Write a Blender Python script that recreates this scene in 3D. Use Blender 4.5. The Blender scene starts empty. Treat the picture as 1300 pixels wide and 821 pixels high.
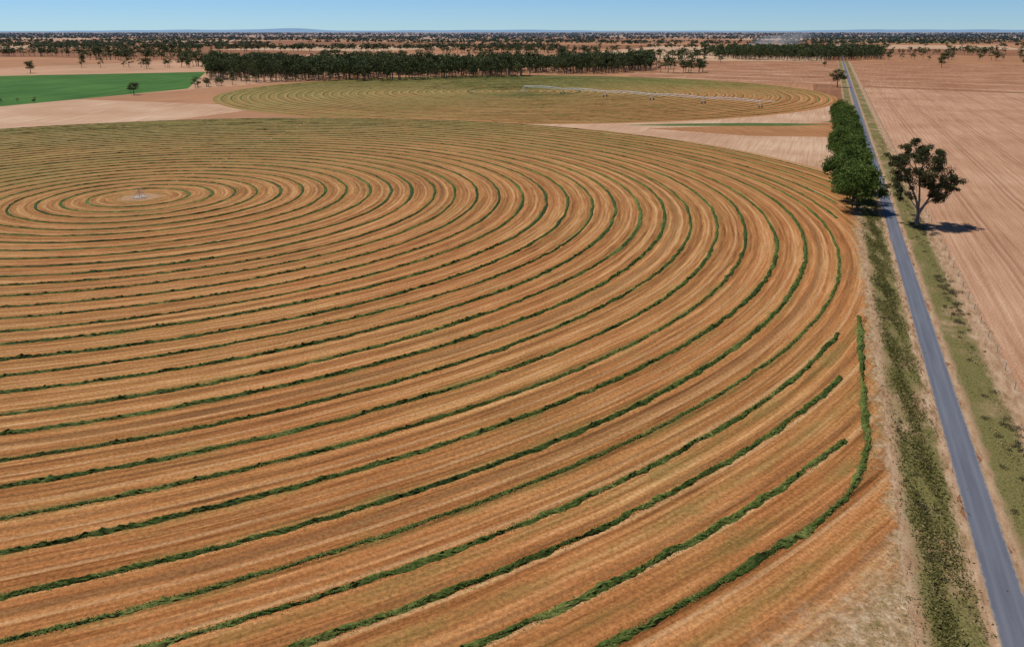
import bpy, math, numpy as np
from mathutils import Vector
rng = np.random.default_rng(7)
TAU = 2*math.pi
# ---------------------------------------------------------------- layout (metres)
CAM_H = 50.0
PITCH = math.radians(17.92)
ROAD_AZ = math.radians(21.02)          # road bearing, clockwise from +Y
RO = np.array([22.2, 0.0])             # point on the road centre line
RU = np.array([math.sin(ROAD_AZ), math.cos(ROAD_AZ)])
RN = np.array([math.cos(ROAD_AZ), -math.sin(ROAD_AZ)])
C1 = np.array([-117.0, 247.0]); R1 = 240.0
C2 = np.array([10.0, 704.0]);  R2 = 252.0
def road2w(t, s):
    return RO + t*RN + s*RU
def w2road(x, y):
    dx = x-RO[0]; dy = y-RO[1]
    return dx*RN[0]+dy*RN[1], dx*RU[0]+dy*RU[1]

# ---------------------------------------------------------------- node helpers
class G:
    def __init__(s, name):
        s.m = bpy.data.materials.new(name); s.m.use_nodes = True
        s.nt = s.m.node_tree; s.b = s.nt.nodes['Principled BSDF']
        s.b.inputs['Roughness'].default_value = 0.95
        s.b.inputs['Specular IOR Level'].default_value = 0.08
    def n(s, t, **k):
        n = s.nt.nodes.new(t)
        for a, v in k.items(): setattr(n, a, v)
        return n
    def put(s, sock, v):
        if v is None: return
        if hasattr(v, 'links'): s.nt.links.new(v, sock)
        else:
            if isinstance(v, tuple) and len(v) == 3 and sock.type == 'RGBA': v = (*v, 1)
            sock.default_value = v
    def coord(s, k='Object'): return s.n('ShaderNodeTexCoord').outputs[k]
    def pos(s): return s.n('ShaderNodeNewGeometry').outputs['Position']
    def sep(s, v):
        n = s.n('ShaderNodeSeparateXYZ'); s.put(n.inputs[0], v); return n.outputs
    def comb(s, x, y, z=0.0):
        n = s.n('ShaderNodeCombineXYZ')
        for i, v in enumerate((x, y, z)): s.put(n.inputs[i], v)
        return n.outputs[0]
    def math(s, op, a, b=None, c=None, clamp=False):
        n = s.n('ShaderNodeMath', operation=op); n.use_clamp = clamp
        for i, v in enumerate((a, b, c)): s.put(n.inputs[i], v)
        return n.outputs[0]
    def noise(s, v, sc, d=4, r=0.6):
        n = s.n('ShaderNodeTexNoise'); s.put(n.inputs['Vector'], v)
        n.inputs['Scale'].default_value = sc; n.inputs['Detail'].default_value = d
        n.inputs['Roughness'].default_value = r
        return n.outputs['Fac']
    def ramp(s, f, st, interp='LINEAR'):
        n = s.n('ShaderNodeValToRGB'); n.color_ramp.interpolation = interp
        e = n.color_ramp.elements
        while len(e) < len(st): e.new(0.5)
        for i, (p, c) in enumerate(st):
            e[i].position = p; e[i].color = (*c, 1) if isinstance(c, tuple) else (c, c, c, 1)
        s.put(n.inputs[0], f); return n.outputs[0]
    def mix(s, f, a, b, blend='MIX'):
        n = s.n('ShaderNodeMix', data_type='RGBA', blend_type=blend)
        s.put(n.inputs[0], f); s.put(n.inputs[6], a); s.put(n.inputs[7], b)
        return n.outputs[2]
    def bump(s, h, st=0.3, dist=0.1):
        n = s.n('ShaderNodeBump'); n.inputs['Strength'].default_value = st
        n.inputs['Distance'].default_value = dist
        s.put(n.inputs['Height'], h); s.nt.links.new(n.outputs[0], s.b.inputs['Normal'])
    def col(s, c): s.put(s.b.inputs['Base Color'], c)

def rampf(g, f, a, b):   # smooth 0..1 between a and b
    n = g.n('ShaderNodeMapRange'); n.interpolation_type = 'SMOOTHSTEP'
    g.put(n.inputs['Value'], f); n.inputs['From Min'].default_value = a; n.inputs['From Max'].default_value = b
    return n.outputs['Result']
def haze_tint(g, c, a, b, k, tint):   # aerial haze painted into the base colour, bluer further along Y
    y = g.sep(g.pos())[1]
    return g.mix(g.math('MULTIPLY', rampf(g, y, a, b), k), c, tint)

# ---------------------------------------------------------------- mesh helpers
def add_obj(name, me, mat=None, loc=(0, 0, 0), rotz=0.0, parent=None):
    o = bpy.data.objects.new(name, me); bpy.context.scene.collection.objects.link(o)
    if me is not None and mat is not None and len(me.materials) == 0: me.materials.append(mat)
    o.location = loc; o.rotation_euler = (0, 0, rotz)
    if parent: o.parent = parent
    return o
def np_mesh(name, V, F, tint=None, smooth=False, mats=None, mat_idx=None):
    V = np.asarray(V, dtype=np.float32); F = np.asarray(F, dtype=np.int32)
    me = bpy.data.meshes.new(name); k = F.shape[1]
    me.vertices.add(len(V)); me.vertices.foreach_set('co', V.ravel())
    me.loops.add(F.size); me.loops.foreach_set('vertex_index', F.ravel())
    me.polygons.add(len(F)); me.polygons.foreach_set('loop_start', np.arange(0, F.size, k, dtype=np.int32))
    if mats:
        for m in mats: me.materials.append(m)
    if mat_idx is not None: me.polygons.foreach_set('material_index', np.asarray(mat_idx, dtype=np.int32))
    me.polygons.foreach_set('use_smooth', np.full(len(F), smooth))
    if tint is not None:
        a = me.attributes.new('tint', 'FLOAT', 'POINT'); a.data.foreach_set('value', np.asarray(tint, dtype=np.float32))
    me.update(calc_edges=True); return me
def poly_mesh(name, pts):
    me = bpy.data.meshes.new(name)
    me.from_pydata([(float(p[0]), float(p[1]), 0) for p in pts], [], [list(range(len(pts)))]); me.update()
    if me.polygons[0].normal.z < 0: me.flip_normals()
    return me
def frames(n, r):
    a = r.normal(size=(n, 3)); a /= np.linalg.norm(a, axis=1)[:, None]
    b = r.normal(size=(n, 3)); b -= a*(a*b).sum(1)[:, None]; b /= np.linalg.norm(b, axis=1)[:, None]
    return a, b
def leaf_quads(P, size, r, aspect=0.6, flat=0.0):
    n = len(P); a, b = frames(n, r)
    if flat: a[:, 2] *= 1-flat; b[:, 2] *= 1-flat
    s = np.broadcast_to(np.asarray(size, float), (n,))[:, None]
    V = np.stack([P-a*s*.5, P+b*s*.5*aspect, P+a*s*.5, P-b*s*.5*aspect], axis=1).reshape(-1, 3)
    F = np.arange(4*n).reshape(-1, 4); return V, F
def tube(path, radii, sides=6):
    path = np.asarray(path, float); V = []; F = []
    for i, p in enumerate(path):
        d = path[min(i+1, len(path)-1)]-path[max(i-1, 0)]; d /= (np.linalg.norm(d)+1e-9)
        ref = np.array([1., 0, 0]) if abs(d[0]) < .8 else np.array([0, 1., 0])
        u = np.cross(d, ref); u /= np.linalg.norm(u); w = np.cross(d, u)
        for k in range(sides):
            an = TAU*k/sides; V.append(p+radii[i]*(math.cos(an)*u+math.sin(an)*w))
    for i in range(len(path)-1):
        for k in range(sides):
            k2 = (k+1) % sides
            F.append((i*sides+k, i*sides+k2, (i+1)*sides+k2, (i+1)*sides+k))
    return np.array(V), np.array(F)
class Acc:
    def __init__(s): s.V = []; s.F = []; s.T = []; s.M = []; s.n = 0
    def add(s, V, F, t=0.5, m=0):
        s.V.append(V); s.F.append(F+s.n); s.n += len(V)
        s.T.append(np.broadcast_to(np.asarray(t, float), (len(V),)).copy()); s.M.append(np.full(len(F), m))
    def mesh(s, name, mats, smooth=False):
        return np_mesh(name, np.concatenate(s.V), np.concatenate(s.F), np.concatenate(s.T), smooth, mats, np.concatenate(s.M))

# ---------------------------------------------------------------- materials
def ground_mat():
    g = G('farmland'); v = g.coord(); x, y, _ = g.sep(v)
    wob = g.noise(v, .002, 2)
    cx = g.math('FLOOR', g.math('DIVIDE', g.math('ADD', x, g.math('MULTIPLY', wob, 60)), 520.0))
    cy = g.math('FLOOR', g.math('DIVIDE', g.math('ADD', y, g.math('MULTIPLY', cx, 170.0)), 640.0))
    wn = g.n('ShaderNodeTexWhiteNoise'); wn.noise_dimensions = '3D'; g.put(wn.inputs['Vector'], g.comb(cx, cy, 3.0))
    base = g.ramp(wn.outputs['Value'], [(0, (.30, .145, .07)), (.22, (.39, .225, .13)), (.42, (.22, .10, .048)), (.6, (.42, .27, .165)),
                                        (.78, (.32, .16, .08)), (.93, (.19, .15, .06))], 'CONSTANT')
    st = g.noise(g.comb(g.math('MULTIPLY', x, .35), g.math('MULTIPLY', y, .01)), 1.0, 4)
    c = g.mix(.6, base, g.ramp(st, [(.3, .32), (.7, .62)]), 'OVERLAY')
    big = g.noise(v, .006, 5); c = g.mix(.7, c, g.ramp(big, [(.3, .34), (.7, .62)]), 'OVERLAY')
    fine = g.noise(v, 1.3, 5, .7); c = g.mix(.5, c, g.ramp(fine, [(.3, .3), (.7, .68)]), 'OVERLAY')
    c = haze_tint(g, c, 2500, 14000, .75, (.17, .205, .245))  # distant ground takes on a painted haze colour
    g.col(c); return g.m

def hay_mat(name, green_bias, phase, wind=.5, margins=False):
    g = G(name); v = g.coord(); x, y, _ = g.sep(v)
    r = g.math('SQRT', g.math('ADD', g.math('MULTIPLY', x, x), g.math('MULTIPLY', y, y)))
    th = g.math('ARCTAN2', y, x)
    wr = g.math('ADD', r, g.math('MULTIPLY', g.noise(v, .03, 1), 1.2))
    streak = g.noise(g.comb(g.math('MULTIPLY', wr, 1.9), g.math('MULTIPLY', th, 14.0)), 1.0, 4, .68)
    ring = g.noise(g.comb(g.math('MULTIPLY', wr, .75), g.math('MULTIPLY', th, 1.5), 7.0), 1.0, 2, .6)
    grain = g.noise(v, 2.2, 5, .8)
    big = g.noise(v, .014, 3)
    mid = g.noise(v, .09, 4, .65)
    tone = g.math('ADD', g.math('MULTIPLY', streak, .5), g.math('MULTIPLY', ring, .5))
    c = g.ramp(tone, [(.34, (.105, .045, .013)), (.43, (.225, .096, .029)), (.53, (.335, .155, .051)), (.65, (.475, .27, .11))])
    # redder soil showing through the thinnest stubble
    rf = rampf(g, big, .42, .62)
    c = g.mix(g.math('MULTIPLY', rf, .5), c, g.mix(1.0, c, (1.02, .80, .78), 'MULTIPLY'))
    # greener regrowth away to the northwest of the pivot
    grad = g.math('ADD', g.math('MULTIPLY', y, .0034), g.math('MULTIPLY', x, -.0022))
    gf = g.math('ADD', g.math('ADD', grad, g.math('MULTIPLY', g.math('SUBTRACT', big, .5), 2.0)), green_bias)
    gf = rampf(g, g.math('ADD', gf, g.math('MULTIPLY', g.math('SUBTRACT', streak, .5), 1.8)), -.35, .9)
    c = g.mix(g.math('MULTIPLY', gf, .78), c, g.ramp(mid, [(.3, (.11, .105, .024)), (.7, (.235, .185, .06))]))
    # thin patches of regrowth scattered through the stubble
    sp = rampf(g, g.math('ADD', g.math('MULTIPLY', mid, .6), g.math('MULTIPLY', streak, .4)), .53, .66)
    c = g.mix(g.math('MULTIPLY', sp, .35), c, (.16, .13, .04))
    # stubble regrowth next to every windrow
    w = g.math('COSINE', g.math('MULTIPLY', g.math('SUBTRACT', r, phase), TAU/7.05))
    wf = g.math('MULTIPLY', rampf(g, g.math('ADD', w, g.math('MULTIPLY', g.math('SUBTRACT', mid, .5), 2.2)), .45, 1.4), wind)
    c = g.mix(wf, c, (.155, .13, .036))
    # wheel tracks midway
    for o_ in (2.5, 4.4):
        w2 = g.math('COSINE', g.math('MULTIPLY', g.math('SUBTRACT', r, phase+o_), TAU/7.05))
        c = g.mix(g.math('MULTIPLY', rampf(g, w2, .93, 1.0), g.math('MULTIPLY', streak, .75)), c, (.12, .06, .025) if o_ < 3 else (.48, .31, .155))
    for rad_, wd_ in ((166.3, .9), (95.6, .8), (201.6, .7)):
        p1 = g.math('ABSOLUTE', g.math('SUBTRACT', wr, rad_))
        c = g.mix(g.math('MULTIPLY', g.math('SUBTRACT', 1.0, rampf(g, p1, .2, wd_)), .5), c, (.14, .075, .03))
    if margins:
        tt = g.math('ADD', g.math('ADD', g.math('MULTIPLY', x, float(RN[0])), g.math('MULTIPLY', y, float(RN[1]))), -218.5)
        n2 = g.math('MULTIPLY', g.math('SUBTRACT', g.noise(v, .22, 5, .7), .5), 9.0)
        e = g.math('MAXIMUM', rampf(g, g.math('ADD', tt, n2), -10.5, -8.0), rampf(g, g.math('ADD', r, g.math('MULTIPLY', n2, 1.2)), 234.0, 241.0))
        near = g.math('SUBTRACT', 1.0, rampf(g, y, -40, 0))
        e = g.math('MULTIPLY', e, g.math('MAXIMUM', near, .35))
        pale = g.ramp(g.noise(v, .8, 5, .75), [(.35, (.14, .125, .05)), (.47, (.28, .19, .10)), (.62, (.43, .33, .21))])
        c = g.mix(g.math('MULTIPLY', e, .85), c, pale)
    c = g.mix(.85, c, g.ramp(grain, [(.3, .18), (.7, .78)]), 'OVERLAY')
    pf = g.math('SUBTRACT', 1.0, rampf(g, g.math('ADD', r, g.math('MULTIPLY', mid, 8.0)), 7.0, 12.0))
    c = g.mix(g.math('MULTIPLY', pf, .8), c, (.31, .20, .12))
    g.col(c); g.bump(grain, .6, .15); return g.m

def verge_mat():
    g = G('verge_soil_and_grass'); v = g.coord(); x, y, _ = g.sep(v)
    a = g.noise(g.comb(x, g.math('MULTIPLY', y, .25)), .9, 5, .7); b = g.noise(v, .08, 4); f = g.noise(v, 3.5, 5, .75)
    soil = g.ramp(a, [(.3, (.19, .105, .05)), (.5, (.32, .20, .115)), (.7, (.42, .30, .19))])
    gr = g.ramp(f, [(.3, (.065, .065, .018)), (.55, (.14, .12, .04)), (.75, (.26, .19, .085))])
    ax = g.math('ABSOLUTE', g.math('ADD', x, g.math('MULTIPLY', g.math('SUBTRACT', a, .5), 3.0)))
    m = g.math('MULTIPLY', rampf(g, ax, 2.2, 3.2), g.math('SUBTRACT', 1.0, rampf(g, ax, 6.6, 8.2)))
    m = g.math('MULTIPLY', m, rampf(g, g.math('ADD', b, g.math('MULTIPLY', f, .3)), .42, .68))
    c = g.mix(m, soil, gr); c = g.mix(.6, c, g.ramp(f, [(.3, .3), (.7, .68)]), 'OVERLAY')
    g.col(c); g.bump(f, .6, .12); return g.m

def bare_mat(name, c0, c1, c2, tracks=True):
    g = G(name); v = g.coord(); x, y, _ = g.sep(v)
    xw = g.math('ADD', x, g.math('MULTIPLY', g.noise(v, .02, 2), 1.5))
    st = g.noise(g.comb(g.math('MULTIPLY', xw, 1.1), g.math('MULTIPLY', y, .02)), 1.0, 5, .65)
    big = g.noise(v, .018, 4, .6); f = g.noise(v, 2.4, 5, .78)
    t = g.math('ADD', g.math('MULTIPLY', st, .45), g.math('ADD', g.math('MULTIPLY', big, .35), g.math('MULTIPLY', f, .2)))
    c = g.ramp(t, [(.39, c0), (.5, c1), (.62, c2)])
    if tracks:
        fw = g.math('COSINE', g.math('MULTIPLY', xw, TAU/1.9))
        c = g.mix(g.math('MULTIPLY', rampf(g, fw, .0, 1.0), g.math('MULTIPLY', big, .45)), c, c0)
        for off, per in ((24.0, 15.3), (22.2, 15.3)):
            w = g.math('COSINE', g.math('MULTIPLY', g.math('SUBTRACT', xw, off), TAU/per))
            c = g.mix(g.math('MULTIPLY', rampf(g, w, .975, .999), g.math('MULTIPLY', st, .95)), c, (.19, .095, .05))
    c = g.mix(.65, c, g.ramp(f, [(.3, .25), (.7, .73)]), 'OVERLAY')
    g.col(c); g.bump(f, .5, .12); return g.m

def crop_mat(name, a, b_):
    g = G(name); v = g.coord(); x, y, _ = g.sep(v)
    st = g.noise(g.comb(g.math('MULTIPLY', x, .12), g.math('MULTIPLY', y, .008)), 1, 4)
    b = g.noise(v, .012, 4)
    c = g.ramp(g.math('ADD', g.math('MULTIPLY', st, .5), g.math('MULTIPLY', b, .5)), [(.38, a), (.62, b_)])
    g.col(c); return g.m

def asphalt_mat():
    g = G('asphalt'); v = g.coord(); x, y, _ = g.sep(v)
    f = g.noise(v, 6.0, 5, .7); b = g.noise(g.comb(x, g.math('MULTIPLY', y, .08)), .8, 4)
    c = g.ramp(g.math('ADD', g.math('MULTIPLY', f, .4), g.math('MULTIPLY', b, .6)), [(.3, (.065, .07, .085)), (.7, (.12, .125, .147))])
    wt = g.math('ABSOLUTE', g.math('SUBTRACT', g.math('ABSOLUTE', x), .75))
    c = g.mix(g.math('MULTIPLY', g.math('SUBTRACT', 1.0, rampf(g, wt, .0, .35)), .35), c, (.145, .15, .17))
    ed = rampf(g, g.math('ADD', g.math('ABSOLUTE', x), g.math('MULTIPLY', g.math('SUBTRACT', g.noise(v, 1.2, 5, .7), .5), .7)), 1.35, 1.6)
    c = g.mix(g.math('MULTIPLY', ed, .6), c, (.3, .22, .15))
    g.col(c); g.b.inputs['Roughness'].default_value = .75; g.b.inputs['Specular IOR Level'].default_value = .3
    g.bump(f, .3, .02); return g.m

def leaf_mat(name, dark, mid, light, transl=.25, far=False):
    g = G(name)
    a = g.n('ShaderNodeAttribute'); a.attribute_name = 'tint'
    nz = g.noise(g.pos(), .25, 2)
    f = g.math('ADD', g.math('MULTIPLY', a.outputs['Fac'], .75), g.math('MULTIPLY', nz, .3))
    c = g.ramp(f, [(.1, dark), (.5, mid), (.95, light)])
    if far: c = haze_tint(g, c, 1200, 8000, .85, (.09, .14, .19))  # haze put into the foliage colour of distant trees
    g.col(c); g.b.inputs['Roughness'].default_value = .7
    if transl:
        t = g.n('ShaderNodeBsdfTranslucent'); g.put(t.inputs['Color'], c)
        mx = g.n('ShaderNodeMixShader'); mx.inputs[0].default_value = transl
        out = g.nt.nodes['Material Output']
        g.nt.links.new(g.b.outputs[0], mx.inputs[1]); g.nt.links.new(t.outputs[0], mx.inputs[2])
        g.nt.links.new(mx.outputs[0], out.inputs['Surface'])
    return g.m
def plain(name, c, rough=.8, metal=0):
    g = G(name); f = g.noise(g.coord(), 3.0, 4)
    g.col(g.mix(.5, c, g.ramp(f, [(.3, .3), (.7, .65)]), 'OVERLAY'))
    g.b.inputs['Roughness'].default_value = rough; g.b.inputs['Metallic'].default_value = metal
    return g.m

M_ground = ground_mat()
M_hay1 = hay_mat('mown_hay_stubble', -.08, 190.8, .5, True)
M_hay2 = hay_mat('mown_hay_stubble_green', .5, 3.5, .3)
M_verge = verge_mat()
M_right = bare_mat('harvested_stubble', (.25, .125, .066), (.36, .20, .115), (.45, .285, .175))
M_bare = bare_mat('pale_bare_soil', (.30, .165, .095), (.39, .24, .145), (.49, .35, .235), False)
M_orange = bare_mat('red_soil', (.21, .09, .036), (.29, .135, .055), (.36, .185, .08), False)
M_plough = bare_mat('ploughed_red_field', (.19, .082, .04), (.27, .13, .065), (.38, .22, .13), False)
M_crop = crop_mat('green_crop', (.028, .08, .012), (.06, .135, .026)); M_patch = crop_mat('rough_grass', (.05, .085, .02), (.11, .13, .04)); M_asph = asphalt_mat()
M_wind = leaf_mat('cut_green_hay', (.018, .032, .006), (.06, .088, .015), (.21, .22, .06), .12)
M_gum = leaf_mat('gum_leaves', (.03, .036, .015), (.078, .085, .032), (.17, .165, .07))
M_hedge = leaf_mat('dense_green_leaves', (.032, .055, .012), (.085, .13, .025), (.19, .25, .055))
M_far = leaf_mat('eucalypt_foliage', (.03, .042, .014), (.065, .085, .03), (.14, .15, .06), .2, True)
M_grass = leaf_mat('roadside_grass', (.07, .075, .018), (.16, .145, .042), (.37, .28, .12), .3)
M_scrub = leaf_mat('dry_scrub', (.05, .042, .02), (.13, .105, .05), (.28, .21, .12), .2)
M_bark = plain('bark', (.24, .19, .15)); M_barkd = plain('dark_bark', (.12, .09, .065))
M_steel = plain('galvanised_steel', (.7, .71, .72), .5, .0); M_dull = plain('dull_galvanised_steel', (.3, .3, .3), .6); M_tyre = plain('tyre_rubber', (.03, .03, .03))
M_post = plain('weathered_timber', (.28, .24, .19)); M_conc = plain('concrete', (.33, .28, .23))

# ---------------------------------------------------------------- ground sheets
rz = -ROAD_AZ
L = (RO[0], RO[1])
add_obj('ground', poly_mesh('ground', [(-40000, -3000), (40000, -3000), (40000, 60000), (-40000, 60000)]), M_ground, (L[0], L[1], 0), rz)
def world_poly(name, pts, mat, z, org=(0, 0)):
    return add_obj(name, poly_mesh(name, [(p[0]-org[0], p[1]-org[1]) for p in pts]), mat, (org[0], org[1], z))
q = [(9.5, -80), (900, -80), (900, 560), (9.5, 812)]
add_obj('stubble_paddock', poly_mesh('stubble_paddock', q), M_right, (L[0], L[1], .02), rz)
q = [(7, 824), (1300, 470), (1400, 1500), (7, 1420)]
add_obj('ploughed_field', poly_mesh('ploughed_field', q), M_plough, (L[0], L[1], .016), rz)
q = [(-230, 900), (-7, 835), (-7, 1480), (-330, 1400)]
add_obj('ploughed_field', poly_mesh('ploughed_field', q), M_plough, (L[0], L[1], .016), rz)
for k in range(4):
    s_ = 905+k*70
    add_obj('straw_strip', poly_mesh('straw_strip', [(-215, s_), (-20, s_-45), (-20, s_-38), (-215, s_+9)]), M_bare, (L[0], L[1], .024), rz)
for k in range(3):
    s_ = 800+k*85
    add_obj('straw_strip', poly_mesh('straw_strip', [(20, s_+40), (700, s_-150), (700, s_-141), (20, s_+46)]), M_bare, (L[0], L[1], .024), rz)
q = [(-260, 300), (-8, 300), (-8, 620), (-120, 640), (-260, 560)]
add_obj('bare_soil', poly_mesh('bare_soil', q), M_bare, (L[0], L[1], .008), rz)
world_poly('red_soil_patch', [(72, 432), (150, 452), (225, 470), (205, 430), (188, 392), (118, 400)], M_orange, .014, (100, 400))
world_poly('grass_patch', [(60, 447), (90, 443), (150, 443), (178, 450), (160, 456), (130, 458), (90, 454)], M_patch, .018, (100, 440))
world_poly('grass_patch', [(178, 463), (215, 459), (228, 476), (196, 480)], M_patch, .018, (200, 470))
world_poly('pale_soil_headland', [(-520, 330), (-250, 380), (-200, 470), (-160, 560), (-330, 620), (-420, 520)], M_bare, .010, (-300, 500))
world_poly('green_crop_field', [(-385, 1037), (-291, 735), (-352, 562), (-700, 430), (-1300, 620)], M_crop, .02, (-400, 800))
an = np.linspace(0, TAU, 361)[:-1]
world_poly('irrigated_circle_field', [C2+R2*np.array([math.cos(a), math.sin(a)]) for a in an], M_hay2, .02, C2)
pts = []
for a in an:
    Rr = R1 + 30*max(0, min(1, (-math.sin(a)-.15)/.3))
    p = C1+Rr*np.array([math.cos(a), math.sin(a)]); t, s = w2road(*p)
    if t > -8.2: p = road2w(-8.2, s)
    pts.append(p)
world_poly('hay_field', pts, M_hay1, .04, C1)
def strip(name, t0, t1, s0, s1, mat, z, jit=0.0, step=1.5):
    n = int((s1-s0)/step); S = np.linspace(s0, s1, n)
    j0 = rng.normal(0, jit, n); j1 = rng.normal(0, jit, n)
    V = np.zeros((2*n, 3)); V[0::2, 0] = t0+j0; V[1::2, 0] = t1+j1; V[0::2, 1] = S; V[1::2, 1] = S
    F = np.array([(2*i, 2*i+1, 2*i+3, 2*i+2) for i in range(n-1)])
    return add_obj(name, np_mesh(name, V, F), mat, (L[0], L[1], z), rz)
strip('grass_verge', -8.6, -1.4, -60, 1500, M_verge, .05, .3)
strip('grass_verge', 1.4, 10.6, -60, 1500, M_verge, .05, .35)
strip('road', -1.6, 1.6, -60, 3500, M_asph, .062, .035, .7)

# ---------------------------------------------------------------- windrows
def smooth_noise(n, k):
    x = rng.normal(size=n+2*k); ker = np.hanning(2*k+1); ker /= np.sqrt((ker**2).sum())
    return np.convolve(x, ker, 'same')[k:-k]
def windrow(acc, P, hw, h, tb=.42, rough=1.0):
    n = len(P)
    if n < 3: return
    d = np.gradient(P, axis=0); d /= np.linalg.norm(d, axis=1)[:, None]; nn = np.stack([d[:, 1], -d[:, 0]], 1)
    prof = np.array([0, .55, .9, 1, .85, .5, 0]); off = np.linspace(-1, 1, 7)
    wv = 1+.14*rough*smooth_noise(n, 3)+.14*smooth_noise(n, 10); hv = np.clip(1+.2*rough*smooth_noise(n, 2)+.15*smooth_noise(n, 9), .25, 2)
    cen = .10*smooth_noise(n, 6)
    V = np.zeros((n, 7, 3))
    for k in range(7):
        o = off[k]*hw*wv + cen + rng.normal(0, .06*rough, n)
        V[:, k, :2] = P+nn*o[:, None]
        V[:, k, 2] = .03 + h*prof[k]*hv*(1+.28*rough*rng.normal(size=n)*(prof[k] > 0))
    idx = np.arange(n*7).reshape(n, 7)
    F = np.stack([idx[:-1, :-1], idx[:-1, 1:], idx[1:, 1:], idx[1:, :-1]], -1).reshape(-1, 4)
    t = np.clip(tb+.16*rng.normal(size=(n, 7))+.10*smooth_noise(n, 12)[:, None]+.08*smooth_noise(n, 120)[:, None], 0, 1)
    acc.add(V.reshape(-1, 3), F, t.ravel())
def runs(P, mask):
    out = []; i = 0
    while i < len(P):
        if mask[i]:
            j = i
            while j < len(P) and mask[j]: j += 1
            out.append(P[i:j]); i = j
        else: i += 1
    return out
def in_view(P):
    return (P[:, 1] > 35) & (np.abs(P[:, 0]) < .78*P[:, 1]+70)
radii1 = [236, 229.2, 223.1, 215.7, 209.9, 204.6, 198.1] + [190.8-7.05*k for k in range(26)]
acc = Acc(); tuftP = []; tuftW = []
for r in radii1:
    if r < 5: continue
    n = int(TAU*r/.33); a = np.linspace(0, TAU, n, endpoint=False)+.5*math.pi
    rr = r + .28*smooth_noise(n, 200)
    P = C1+np.stack([rr*np.cos(a), rr*np.sin(a)], 1)
    t, s = w2road(P[:, 0], P[:, 1])
    m = in_view(P); tb = .42+rng.normal(0, .05)
    ws = rng.uniform(.82, 1.12)
    if r == 204.6: ws = .7; tb = .62
    if r > 207.5:
        lim = -13.9+rng.normal(0, .3)
        m &= t < lim
        if r == 236: m &= (P[:, 1] > 255)
        if r == 229.2: m &= ~((P[:, 1] < 140) & (t > -19.4))
    for seg in runs(P, m):
        dist = np.linalg.norm(seg, axis=1)
        for sub in runs(seg, dist < 190):
            windrow(acc, sub, .46*ws, .27*ws, tb); tuftP.append(sub); tuftW.append(np.full(len(sub), ws))
        for sub in runs(seg, dist >= 188):
            windrow(acc, sub[::3], .48*ws, .25, tb-.05, .7)
ctrl = np.array([road2w(t_, s_) for s_, t_ in ((66.3, -19.9), (70.5, -17.4), (75.5, -14.7), (81, -12.6), (88, -11.3), (95, -10.9), (110, -10.9), (125, -10.8), (143, -10.6))])
for _ in range(4):
    q = [ctrl[0]]
    for i in range(len(ctrl)-1):
        q += [.75*ctrl[i]+.25*ctrl[i+1], .25*ctrl[i]+.75*ctrl[i+1]]
    q.append(ctrl[-1]); ctrl = np.array(q)
dl = np.concatenate([[0], np.cumsum(np.linalg.norm(np.diff(ctrl, axis=0), axis=1))])
ss = np.arange(0, dl[-1], .33); H_ = np.stack([np.interp(ss, dl, ctrl[:, 0]), np.interp(ss, dl, ctrl[:, 1])], 1)
windrow(acc, H_, .5, .28); tuftP.append(H_); tuftW.append(np.full(len(H_), 1.1))
TP = np.concatenate(tuftP); TW = np.concatenate(tuftW); dist = np.linalg.norm(TP, axis=1)
rep = np.where(dist < 110, 18, np.where(dist < 150, 10, 4)); Q = np.repeat(TP, rep, axis=0); W = np.repeat(TW, rep)
off = rng.normal(0, .29, Q.shape)*W[:, None]; Q = Q+off
z = np.clip(.30-.30*(np.hypot(off[:, 0], off[:, 1])/.52)**2, .03, .4)+rng.uniform(-.04, .07, len(Q))
P3 = np.column_stack([Q, z]); sz = rng.uniform(.10, .30, len(Q))
V, F = leaf_quads(P3, sz, rng, .4, .55)
V[:, 2] = np.maximum(V[:, 2], .045)
acc.add(V, F, np.repeat(np.clip(rng.normal(.50, .26, len(Q)), 0, 1), 4))
rep = np.where(dist < 120, 4, 2); Q = np.repeat(TP, rep, axis=0); Q = Q+rng.normal(0, .75, Q.shape)
V, F = leaf_quads(np.column_stack([Q, np.full(len(Q), .07)]), rng.uniform(.08, .28, len(Q)), rng, .35, .85)
acc.add(V, F, np.repeat(np.clip(rng.normal(.75, .2, len(Q)), 0, 1), 4))
add_obj('hay_windrows', acc.mesh('hay_windrows', [M_wind]))
acc = Acc()
for k in range(35):
    r = 6+7.05*k; n = int(TAU*r/1.6); a = np.linspace(0, TAU, n, endpoint=False)
    P = C2+np.stack([r*np.cos(a), r*np.sin(a)], 1)
    m = np.linalg.norm(P-C1, axis=1) > R1+3
    for seg in runs(P, m):
        wide = 1.3 if abs(r-48) < 4 else .42
        windrow(acc, seg, wide, .24 if wide < 1 else .4, .6 if wide < 1 else .45, .6)
add_obj('hay_windrows', acc.mesh('hay_windrows2', [M_wind]))

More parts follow.
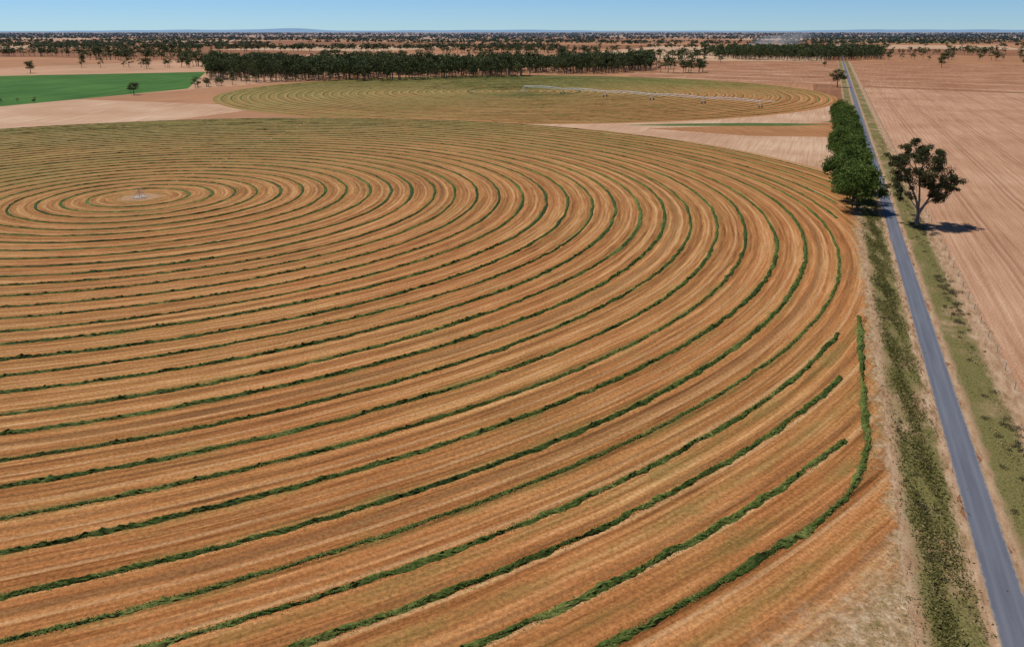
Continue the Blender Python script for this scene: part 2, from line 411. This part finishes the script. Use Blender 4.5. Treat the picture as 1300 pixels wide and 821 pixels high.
# ---------------------------------------------------------------- verge plants
def tufts(n, tfun, smin, smax, hmin, hmax, mat, name, tm=.5, thr=-.3):
    u = rng.uniform(0, 1, n)**1.8; s = smin+(smax-smin)*u; t = tfun(n)
    patch = np.sin(s*.35+t)*.5+np.sin(s*.11+2*t)*.5+rng.normal(0, .5, n)
    k = patch > thr; s = s[k]; t = t[k]; n = len(s)
    X = RO[0]+t*RN[0]+s*RU[0]; Y = RO[1]+t*RN[1]+s*RU[1]
    h = rng.uniform(hmin, hmax, n)*(1+s/300)
    P = np.column_stack([X, Y, .05+h*.45])
    V, F = leaf_quads(P, h*1.3, rng, .35, .35); V[:, 2] = np.maximum(V[:, 2], .056)
    acc = Acc(); acc.add(V, F, np.repeat(np.clip(rng.normal(tm, .25, n), 0, 1), 4)); add_obj(name, acc.mesh(name, [mat]))
tufts(75000, lambda n: rng.normal(-5.2, 1.15, n), 38, 420, .12, .34, M_grass, 'verge_grass', .34, -.1)
tufts(9000, lambda n: rng.uniform(-12.0, -7.5, n), 38, 330, .06, .16, M_grass, 'sparse_grass', .8)
tufts(18000, lambda n: rng.normal(5.8, 1.3, n), 38, 420, .10, .26, M_grass, 'verge_grass', .7, .3)
acc = Acc()
for i in range(520):
    side = i % 5 == 0
    s = 40+rng.uniform(0, 1)**1.3*230; t = rng.normal(-5.6, 1.0) if side else rng.normal(6.4, 1.2)
    if math.sin(s*.09)+rng.normal(0, .5) < .15: continue
    p = road2w(t, s); R = rng.uniform(.25, .8); n = int(90*R/.5)
    d = rng.normal(size=(n, 3)); d /= np.linalg.norm(d, axis=1)[:, None]; d[:, 2] = np.abs(d[:, 2])
    P = np.array([p[0], p[1], .05])+d*R*rng.uniform(.3, 1, (n, 1))*np.array([1.3, 1.3, .7])
    V, F = leaf_quads(P, rng.uniform(.1, .28, n), rng, .4); acc.add(V, F, np.repeat(np.clip(rng.normal(.4, .25, n), 0, 1), 4))
add_obj('roadside_scrub', acc.mesh('roadside_scrub', [M_scrub]))

# ---------------------------------------------------------------- trees
def clump_leaves(acc, c, rad, n, size, r, m=0, tint=.5):
    d = r.normal(size=(n, 3)); d /= np.linalg.norm(d, axis=1)[:, None]
    k = r.uniform(0, 1, (n, 1))**.4
    lump = 1+.18*np.sin(d[:, :1]*5+c[0])+.18*np.sin(d[:, 1:2]*6+c[2])
    P = np.asarray(c)+d*k*lump*np.asarray(rad)
    V, F = leaf_quads(P, r.uniform(size*.6, size*1.4, n), r, .7)
    acc.add(V, F, np.repeat(np.clip(tint+r.normal(0, .17, n), 0, 1), 4), m)
def limb(acc, p0, p1, r0, r1, r, sag=.1, m=1, sides=6):
    p0 = np.asarray(p0, float); p1 = np.asarray(p1, float); k = 6
    L_ = np.linalg.norm(p1-p0); o = r.normal(0, sag*L_, 3)*np.array([1, 1, .4])
    path = [p0+(p1-p0)*t+o*math.sin(math.pi*t) for t in np.linspace(0, 1, k)]
    V, F = tube(path, np.linspace(r0, r1, k), sides); acc.add(V, F, .5, m)
# big gum beside the road
r = np.random.default_rng(21); acc = Acc()
cl = [(-3.4, 18.7, 3.1), (.2, 17.6, 3.2), (-6.4, 17.4, 2.8), (3.4, 14.8, 3.1), (5.8, 11.2, 3.0), (-1.4, 13.6, 3.0), (-7.2, 14.0, 2.5),
      (7.4, 8.4, 2.2), (3.6, 7.2, 2.2), (-4.2, 9.0, 2.3), (-5.0, 20.3, 2.0), (2.0, 11.0, 2.5), (-4.8, 11.8, 2.6), (-.4, 20.8, 2.2), (7.9, 12.6, 2.0), (-8.3, 17, 2), (4.4, 17.6, 2.2), (8.6, 10, 1.5)]
fork = np.array([.0, .0, 2.3])
limb(acc, (0, 0, -.2), fork, .66, .55, r, .02, 1, 9)
mains = [np.array([-3.0, .8, 10.5]), np.array([3.0, -.7, 9.0]), np.array([-.4, 1.8, 13.0])]
for mpt, rr in zip(mains, (.4, .38, .32)): limb(acc, fork, mpt, rr, rr*.55, r, .05, 1, 8)
for (x, zz, R) in cl:
    y = r.uniform(-5, 5)*(1-abs(x)/14); c = np.array([x, y, zz])
    st = min(mains, key=lambda q: np.linalg.norm(q-c)) if zz > 9 else fork+np.array([.3 if x > 0 else -.3, 0, 1.6])
    limb(acc, st, c, .16, .05, r, .08, 1, 5)
    for _ in range(9):
        cc = c+r.normal(0, .58, 3)*R*np.array([1, 1.1, .85]); limb(acc, c, cc, .045, .015, r, .1, 1, 4)
        clump_leaves(acc, cc, R*r.uniform(.3, .54)*np.array([1.1, 1.1, .75]), int(180*R/2.5), .36, r, 0, r.uniform(.25, .75))
gx, gy = 110.0, 211.6
add_obj('gum_tree', acc.mesh('gum_tree', [M_gum, M_bark]), None, (gx, gy, 0))
# dense roadside trees
hm = []
for v in range(5):
    r = np.random.default_rng(50+v); acc = Acc(); Ht = 13.5
    limb(acc, (0, 0, -.2), (r.normal(0, .3), r.normal(0, .3), 5), .4, .28, r, .04)
    for i in range(38):
        d = r.normal(size=3); d /= np.linalg.norm(d); d[2] = abs(d[2])*1.1-.25
        c = np.array([0, 0, 6.4])+d*np.array([5.6, 5.6, 5.7])*r.uniform(.7, 1.08)
        c[2] = max(c[2], 2.0)
        if i < 10: limb(acc, (0, 0, 4.5), c, .16, .05, r, .06, 1, 4)
        clump_leaves(acc, c, r.uniform(1.1, 2.3)*np.array([1, 1, .85]), 240, .42, r, 0, r.uniform(.28, .75))
    clump_leaves(acc, (0, 0, 6.3), np.array([4.8, 4.8, 4.6]), 900, .7, r, 0, .3)
    hm.append(acc.mesh('shade_tree_mesh', [M_hedge, M_barkd]))
s = 241.0; i = 0
while s < 500:
    p = road2w(-10.0+rng.normal(0, .8), s); o = add_obj('shade_tree', hm[i % 5], None, (p[0], p[1], 0), rng.uniform(0, TAU))
    k = rng.uniform(.92, 1.22); o.scale = (k, k, k*rng.uniform(.92, 1.06)); s += rng.uniform(13, 18.5); i += 1

def proto(seed, nleaf, size, nclump, trunk=True):
    r = np.random.default_rng(seed); acc = Acc()
    if trunk:
        V, F = tube([(0, 0, 0), (.01, .01, .3), (.0, .02, .6)], [.022, .017, .01], 4); acc.add(V, F, .5, 1)
    for i in range(nclump):
        a = r.uniform(0, TAU); h = r.uniform(.36, .9); w = .26*math.sin(math.pi*min(1, (h-.22)/.85))+.04
        c = np.array([math.cos(a)*w*r.uniform(.2, 1), math.sin(a)*w*r.uniform(.2, 1), h])
        clump_leaves(acc, c, np.array([.13, .13, .1])*r.uniform(.8, 1.3), nleaf//nclump, size, r, 0, r.uniform(.25, .75))
    return (np.concatenate(acc.V), np.concatenate(acc.F), np.concatenate(acc.T), np.concatenate(acc.M))
mid_p = [proto(100+i, 180, .085, 10) for i in range(6)]
far_p = [proto(200+i, 49, .18, 7, False) for i in range(6)]
vfar_p = [proto(400+i, 24, .28, 6, False) for i in range(6)]
big_p = [proto(300+i, 1500, .045, 18) for i in range(4)]
def tree_mass(name, pos, heights, protos, mat=None, widen=1.0, low=0.0, acc=None, finish=True):
    acc = acc or Acc()
    for (x, y), h in zip(pos, heights):
        V, F, T, Mx = protos[rng.integers(len(protos))]; a = rng.uniform(0, TAU); ca, sa = math.cos(a), math.sin(a)
        w = h*widen*rng.uniform(.85, 1.25)
        VV = np.column_stack([(V[:, 0]*ca-V[:, 1]*sa)*w+x, (V[:, 0]*sa+V[:, 1]*ca)*w+y, np.maximum((V[:, 2]-low)*h, 0)])
        acc.V.append(VV); acc.F.append(F+acc.n); acc.n += len(VV)
        acc.T.append(np.clip(T+rng.normal(0, .13), 0, 1)); acc.M.append(Mx)
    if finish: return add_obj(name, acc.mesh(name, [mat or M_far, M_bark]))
def inside(P, poly):
    x, y = P; c = False; n = len(poly); j = n-1
    for i in range(n):
        xi, yi = poly[i]; xj, yj = poly[j]
        if (yi > y) != (yj > y) and x < (xj-xi)*(y-yi)/(yj-yi)+xi: c = not c
        j = i
    return c
def fill(poly, sp, keep=1.0):
    xs = [p[0] for p in poly]; ys = [p[1] for p in poly]; out = []
    for y in np.arange(min(ys), max(ys), sp):
        for x in np.arange(min(xs), max(xs), sp*.9):
            p = (x+rng.normal(0, sp*.3), y+rng.normal(0, sp*.3))
            gap = math.sin(p[0]*.021+1)*math.sin(p[1]*.03+p[0]*.011)
            if rng.uniform() < keep and gap > -.82 and inside(p, poly): out.append(p)
    return out
pl = [(-330, 880), (-255, 829), (-190, 850), (-123, 856), (-60, 900), (0, 925), (60, 985), (110, 985), (172, 1050), (205, 1190), (40, 1110), (-120, 1075), (-400, 1090)]
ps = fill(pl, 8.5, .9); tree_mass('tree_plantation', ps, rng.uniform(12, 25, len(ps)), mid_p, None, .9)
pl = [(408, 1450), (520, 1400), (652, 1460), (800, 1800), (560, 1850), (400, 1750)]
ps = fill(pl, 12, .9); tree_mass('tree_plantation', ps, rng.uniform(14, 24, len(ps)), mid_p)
rows = [((-296, 740), (-252, 815), 14, 6, 10), ((-420, 560), (-352, 600), 10, 2.5, 4), ((-520, 480), (-420, 556), 14, 2.5, 4.5),
        ((190, 1010), (235, 1040), 9, 13, 19), ((150, 1080), (215, 1120), 10, 14, 20), ((-760, 1480), (-500, 1440), 50, 13, 19),
        ((-480, 1210), (-330, 1190), 34, 14, 21), ((-1250, 1700), (-620, 1650), 130, 13, 20), ((-340, 1450), (-150, 1480), 40, 12, 19),
        ((60, 1350), (240, 1380), 20, 12, 17), ((220, 1550), (420, 1500), 50, 14, 20), ((700, 1500), (900, 1450), 16, 10, 16),
        ((760, 1750), (1250, 1700), 60, 12, 19), ((200, 1250), (330, 1330), 10, 12, 18), ((-700, 1150), (-480, 1180), 9, 10, 16),
        ((1000, 1900), (1500, 1800), 80, 12, 18), ((-1500, 2100), (-300, 2050), 180, 13, 20), ((-200, 1900), (300, 1950), 90, 13, 19),
        ((-100, 1650), (180, 1700), 40, 12, 18)]
ps = []; hs = []
for a, b, n, h0, h1 in rows:
    for i in range(n):
        f = rng.uniform(0, 1); ps.append((a[0]+(b[0]-a[0])*f+rng.normal(0, 4), a[1]+(b[1]-a[1])*f+rng.normal(0, 9))); hs.append(rng.uniform(h0, h1))
tree_mass('shelter_belt_trees', ps, hs, mid_p, None, 1.2)
for (x, y, h) in ((300, 756, 17), (-307, 664, 11), (-322, 690, 6), (-590, 1010, 15), (609, 1171, 16), (219, 1010, 17), (232, 1022, 15), (-500, 1130, 15),
                  (-470, 1175, 16), (-450, 1150, 13), (740, 1190, 17), (-345, 588, 3.2), (900, 1330, 16), (450, 1190, 8), (-150, 1330, 13), (700, 1340, 17),
                  (660, 1450, 16), (830, 1420, 15), (520, 1500, 15), (245, 1060, 14), (-430, 1160, 15), (-800, 1250, 14), (-230, 1400, 14), (80, 1250, 13), (-690, 1330, 15)):
    acc = Acc(); V, F, T, Mx = big_p[rng.integers(4)]
    acc.V = [V*h*np.array([1.35, 1.35, 1])]; acc.F = [F]; acc.T = [T]; acc.M = [Mx]; acc.n = len(V)
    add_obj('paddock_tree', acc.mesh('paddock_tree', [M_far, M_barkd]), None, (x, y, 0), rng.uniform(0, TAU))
# belts out to the horizon
acc = Acc(); Y = 2350.0; cnt = 0
while Y < 15000:
    f = min(.85, .36+.00008*Y); x = -.8*Y-rng.uniform(0, .2)*Y; ps = []; hs = []
    while x < .8*Y:
        ln = rng.uniform(.1, .75)*Y**.9
        if rng.uniform() < f:
            sl = rng.normal(0, .025); sp = 5+Y/1000
            n = int(ln/sp); thick = rng.uniform(4, 12)+.003*Y
            for i in range(n):
                xx = x+rng.uniform(0, ln); ps.append((xx, Y+sl*(xx-x)+rng.normal(0, thick))); hs.append(rng.uniform(12, 20))
        x += ln*rng.uniform(.85, 1.15)
    if ps: tree_mass('', ps, hs, far_p if Y < 4500 else vfar_p, None, 1.5, .22, acc, False); cnt += len(ps)
    Y *= 1.075
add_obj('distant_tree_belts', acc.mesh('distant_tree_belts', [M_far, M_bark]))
ps = []; hs = []
for i in range(240):
    y = rng.uniform(1400, 5000); x = rng.uniform(-.9, .9)*y; ps.append((x, y)); hs.append(rng.uniform(8, 17))
tree_mass('scattered_distant_trees', ps, hs, mid_p, None, 1.2)
n = 500; xs = np.linspace(-26000, 26000, n)
def hill(x): 
    return 25+ 75*math.exp(-((x+6300)/1100)**2)+40*math.exp(-((x+9500)/1800)**2)+45*math.exp(-((x-12000)/3500)**2)+35*math.exp(-((x+500)/2500)**2)+7*math.sin(x/700)+4*math.sin(x/260)
V = []; 
for x in xs: V += [(x, 22000, -5), (x, 24000, hill(x)), (x, 26500, -5)]
F = []
for i in range(n-1):
    for k in range(2): a = i*3+k; F.append((a, a+3, a+4, a+1))
me = np_mesh('hills', V, F, None, True); M_hill = plain('haze_blue_hills', (.15, .25, .36)); add_obj('hills', me, M_hill)  # blue of the hills is distance haze put into their colour

# ---------------------------------------------------------------- centre-pivot irrigator (second field)
def rod(acc, a, b, rad, m=0, sides=5):
    V, F = tube([a, b], [rad, rad], sides); acc.add(V, F, .5, m)
def wheel(acc, c, ax, R=.75, w=.36):
    c = np.array(c, float); ax = np.array(ax, float); ax /= np.linalg.norm(ax)
    V, F = tube([c-ax*w/2, c-ax*w/2*.98, c-ax*w*.3, c+ax*w*.3, c+ax*w/2*.98, c+ax*w/2], [.25, R*.85, R, R, R*.85, .25], 14); acc.add(V, F, .5, 1)
    V, F = tube([c-ax*w*.55, c+ax*w*.55], [.22, .22], 8); acc.add(V, F, .5, 0)
def pivot_point(acc, zt=4.3, k=1.0):
    for sx in (-1, 1):
        for sy in (-1, 1): rod(acc, (sx*1.5, sy*1.5, 0), (sx*.25, sy*.25, zt-.5), .07*k)
    for z_ in (1.2, 2.5):
        if z_ > zt-.8: continue
        w = 1.5-1.25*z_/(zt-.5)
        for (a, b) in (((-w, -w), (w, -w)), ((w, -w), (w, w)), ((w, w), (-w, w)), ((-w, w), (-w, -w))): rod(acc, (*a, z_), (*b, z_), .045*k)
    rod(acc, (0, 0, 0), (0, 0, zt), .12*k, 0, 8); rod(acc, (0, 0, zt), (1.1, 0, zt), .12*k, 0, 8)
def irrigator(loc, ang, spans):
    acc = Acc(); pivot_point(acc); sl = 44.0; zt = 4.3
    for i in range(spans):
        x0 = i*sl; x1 = x0+sl; k = 9; arch = lambda f: zt+.9*math.sin(math.pi*f)
        fr = np.linspace(0, 1, k); top = [(x0+sl*f, 0, arch(f)) for f in fr]
        V, F = tube(top, [.2]*k, 6); acc.add(V, F, .5, 0)
        low = [(x0+sl*f, 0, arch(f)-1.25*math.sin(math.pi*f)**.5) for f in fr[1:-1]]
        for sd in (-.7, .7):
            lo = [(p[0], sd, p[2]) for p in low]
            for a, b in zip(lo[:-1], lo[1:]): rod(acc, a, b, .045)
            rod(acc, top[0], lo[0], .045); rod(acc, lo[-1], top[-1], .045)
            for j, p in enumerate(lo): rod(acc, top[j+1], p, .045)
            for j in range(len(lo)-1): rod(acc, lo[j], top[j+2], .035)
        for p in low: rod(acc, (p[0], -.7, p[2]), (p[0], .7, p[2]), .035)
        for f in np.linspace(.05, .95, 14): rod(acc, (x0+sl*f, 0, arch(f)), (x0+sl*f, 0, 1.6), .02, 0, 3)
        for sy in (-1, 1):
            rod(acc, (x1, sy*.2, zt), (x1, sy*2.1, .8), .08); rod(acc, (x1-1.2, 0, zt+.1), (x1, sy*2.1, .8), .06)
            wheel(acc, (x1+.0, sy*2.1, .75), (1, 0, 0))
        rod(acc, (x1, -2.1, .9), (x1, 2.1, .9), .1); rod(acc, (x1, -1.3, 2.2), (x1, 1.3, 2.2), .05)
    xo = spans*sl; rod(acc, (xo, 0, zt), (xo+10, 0, zt+.3), .12); rod(acc, (xo, 0, zt+1.5), (xo+9, 0, zt+.3), .02)
    rod(acc, (xo, 0, zt), (xo, 0, zt+1.5), .04)
    add_obj('centre_pivot_irrigator', acc.mesh('centre_pivot_irrigator', [M_steel, M_tyre]), None, (loc[0], loc[1], .03), ang)
irrigator(C2, math.atan2(547.5-704, 172.5-10), 5)
acc = Acc(); pivot_point(acc, 2.6, .7); V, F = tube([(0, 0, 0), (0, 0, .15)], [2.2, 2.2], 16); acc.add(V, F, .5, 2)
V, F = tube([(0, 0, .15), (0, 0, .151)], [2.2, .01], 16); acc.add(V, F, .5, 2)
add_obj('irrigation_pivot', acc.mesh('irrigation_pivot', [M_dull, M_tyre, M_conc]), None, (C1[0], C1[1], .045))

# ---------------------------------------------------------------- wire fence along the paddock
acc = Acc()
for s in np.arange(20, 800, 7.5):
    p = road2w(9.8+rng.normal(0, .05), s); V, F = tube([(p[0], p[1], 0), (p[0], p[1], 1.25), (p[0], p[1], 1.3)], [.05, .045, .01], 6); acc.add(V, F, .5, 0)
for z_ in (.35, .7, 1.1):
    a = road2w(9.8, 20); b = road2w(9.8, 800); rod(acc, (*a, z_), (*b, z_), .005, 1, 3)
add_obj('wire_fence', acc.mesh('wire_fence', [M_post, M_dull]))

# ---------------------------------------------------------------- dust raised by a tractor far behind the plantation
m = bpy.data.materials.new('dust'); m.use_nodes = True; nt = m.node_tree; nt.nodes.clear()
vs = nt.nodes.new('ShaderNodeVolumeScatter'); vs.inputs['Color'].default_value = (.9, .88, .85, 1); vs.inputs['Density'].default_value = .0045
out = nt.nodes.new('ShaderNodeOutputMaterial'); nt.links.new(vs.outputs[0], out.inputs['Volume'])
def ball(c, s_):
    V = []; F = []
    for i in range(9):
        for j in range(16):
            a = math.pi*i/8; b = TAU*j/16; V.append((c[0]+s_[0]*math.sin(a)*math.cos(b), c[1]+s_[1]*math.sin(a)*math.sin(b), c[2]+s_[2]*math.cos(a)))
    for i in range(8):
        for j in range(16): F.append((i*16+j, (i+1)*16+j, (i+1)*16+(j+1) % 16, i*16+(j+1) % 16))
    return V, F
dust = bpy.data.objects.new('dust_plume', None); bpy.context.scene.collection.objects.link(dust); dust.location = (640, 2000, 0)
for c, s_ in (((-50, 0, 14), (26, 30, 12)), ((-18, 5, 22), (36, 36, 17)), ((22, -4, 30), (34, 30, 15)), ((58, 6, 37), (28, 24, 9)), ((0, 0, 26), (66, 20, 12))):
    V, F = ball(c, s_); add_obj('dust_puff', np_mesh('dust_puff', V, F), m, parent=dust)

# ---------------------------------------------------------------- light, sky, camera
travel = Vector((.40, -.34, -1.0)).normalized()
el = math.asin(-travel.z); az = math.atan2(-travel.x, -travel.y)
sun = bpy.data.lights.new('sun', 'SUN'); sun.energy = 4.9; sun.angle = math.radians(.5); sun.color = (1, .96, .9)
so = bpy.data.objects.new('sun', sun); bpy.context.scene.collection.objects.link(so)
so.rotation_euler = travel.to_track_quat('-Z', 'Y').to_euler(); so.location = (0, 0, 200)
w = bpy.data.worlds.new('World'); bpy.context.scene.world = w; w.use_nodes = True
nt = w.node_tree; sk = nt.nodes.new('ShaderNodeTexSky'); sk.sky_type = 'NISHITA'; sk.sun_disc = False
sk.sun_elevation = el; sk.sun_rotation = az; sk.dust_density = 0.0; sk.air_density = .8; sk.ozone_density = 1.5; sk.altitude = 1500
mx = nt.nodes.new('ShaderNodeMix'); mx.data_type = 'RGBA'; mx.blend_type = 'MULTIPLY'; mx.inputs[0].default_value = 1
mx.inputs[7].default_value = (.60, .84, 1.15, 1)
nt.links.new(sk.outputs[0], mx.inputs[6]); nt.links.new(mx.outputs[2], nt.nodes['Background'].inputs[0]); nt.nodes['Background'].inputs[1].default_value = .085
cam = bpy.data.cameras.new('camera'); cam.lens = 28; cam.sensor_width = 36; cam.sensor_fit = 'HORIZONTAL'
cam.shift_y = -45/1300; cam.clip_start = .5; cam.clip_end = 100000
co = bpy.data.objects.new('camera', cam); bpy.context.scene.collection.objects.link(co)
co.location = (0, 0, CAM_H); co.rotation_euler = (math.pi/2-PITCH, 0, 0)
bpy.context.scene.camera = co
sc = bpy.context.scene; sc.view_settings.view_transform = 'Standard'; sc.view_settings.look = 'None'; sc.view_settings.exposure = 0
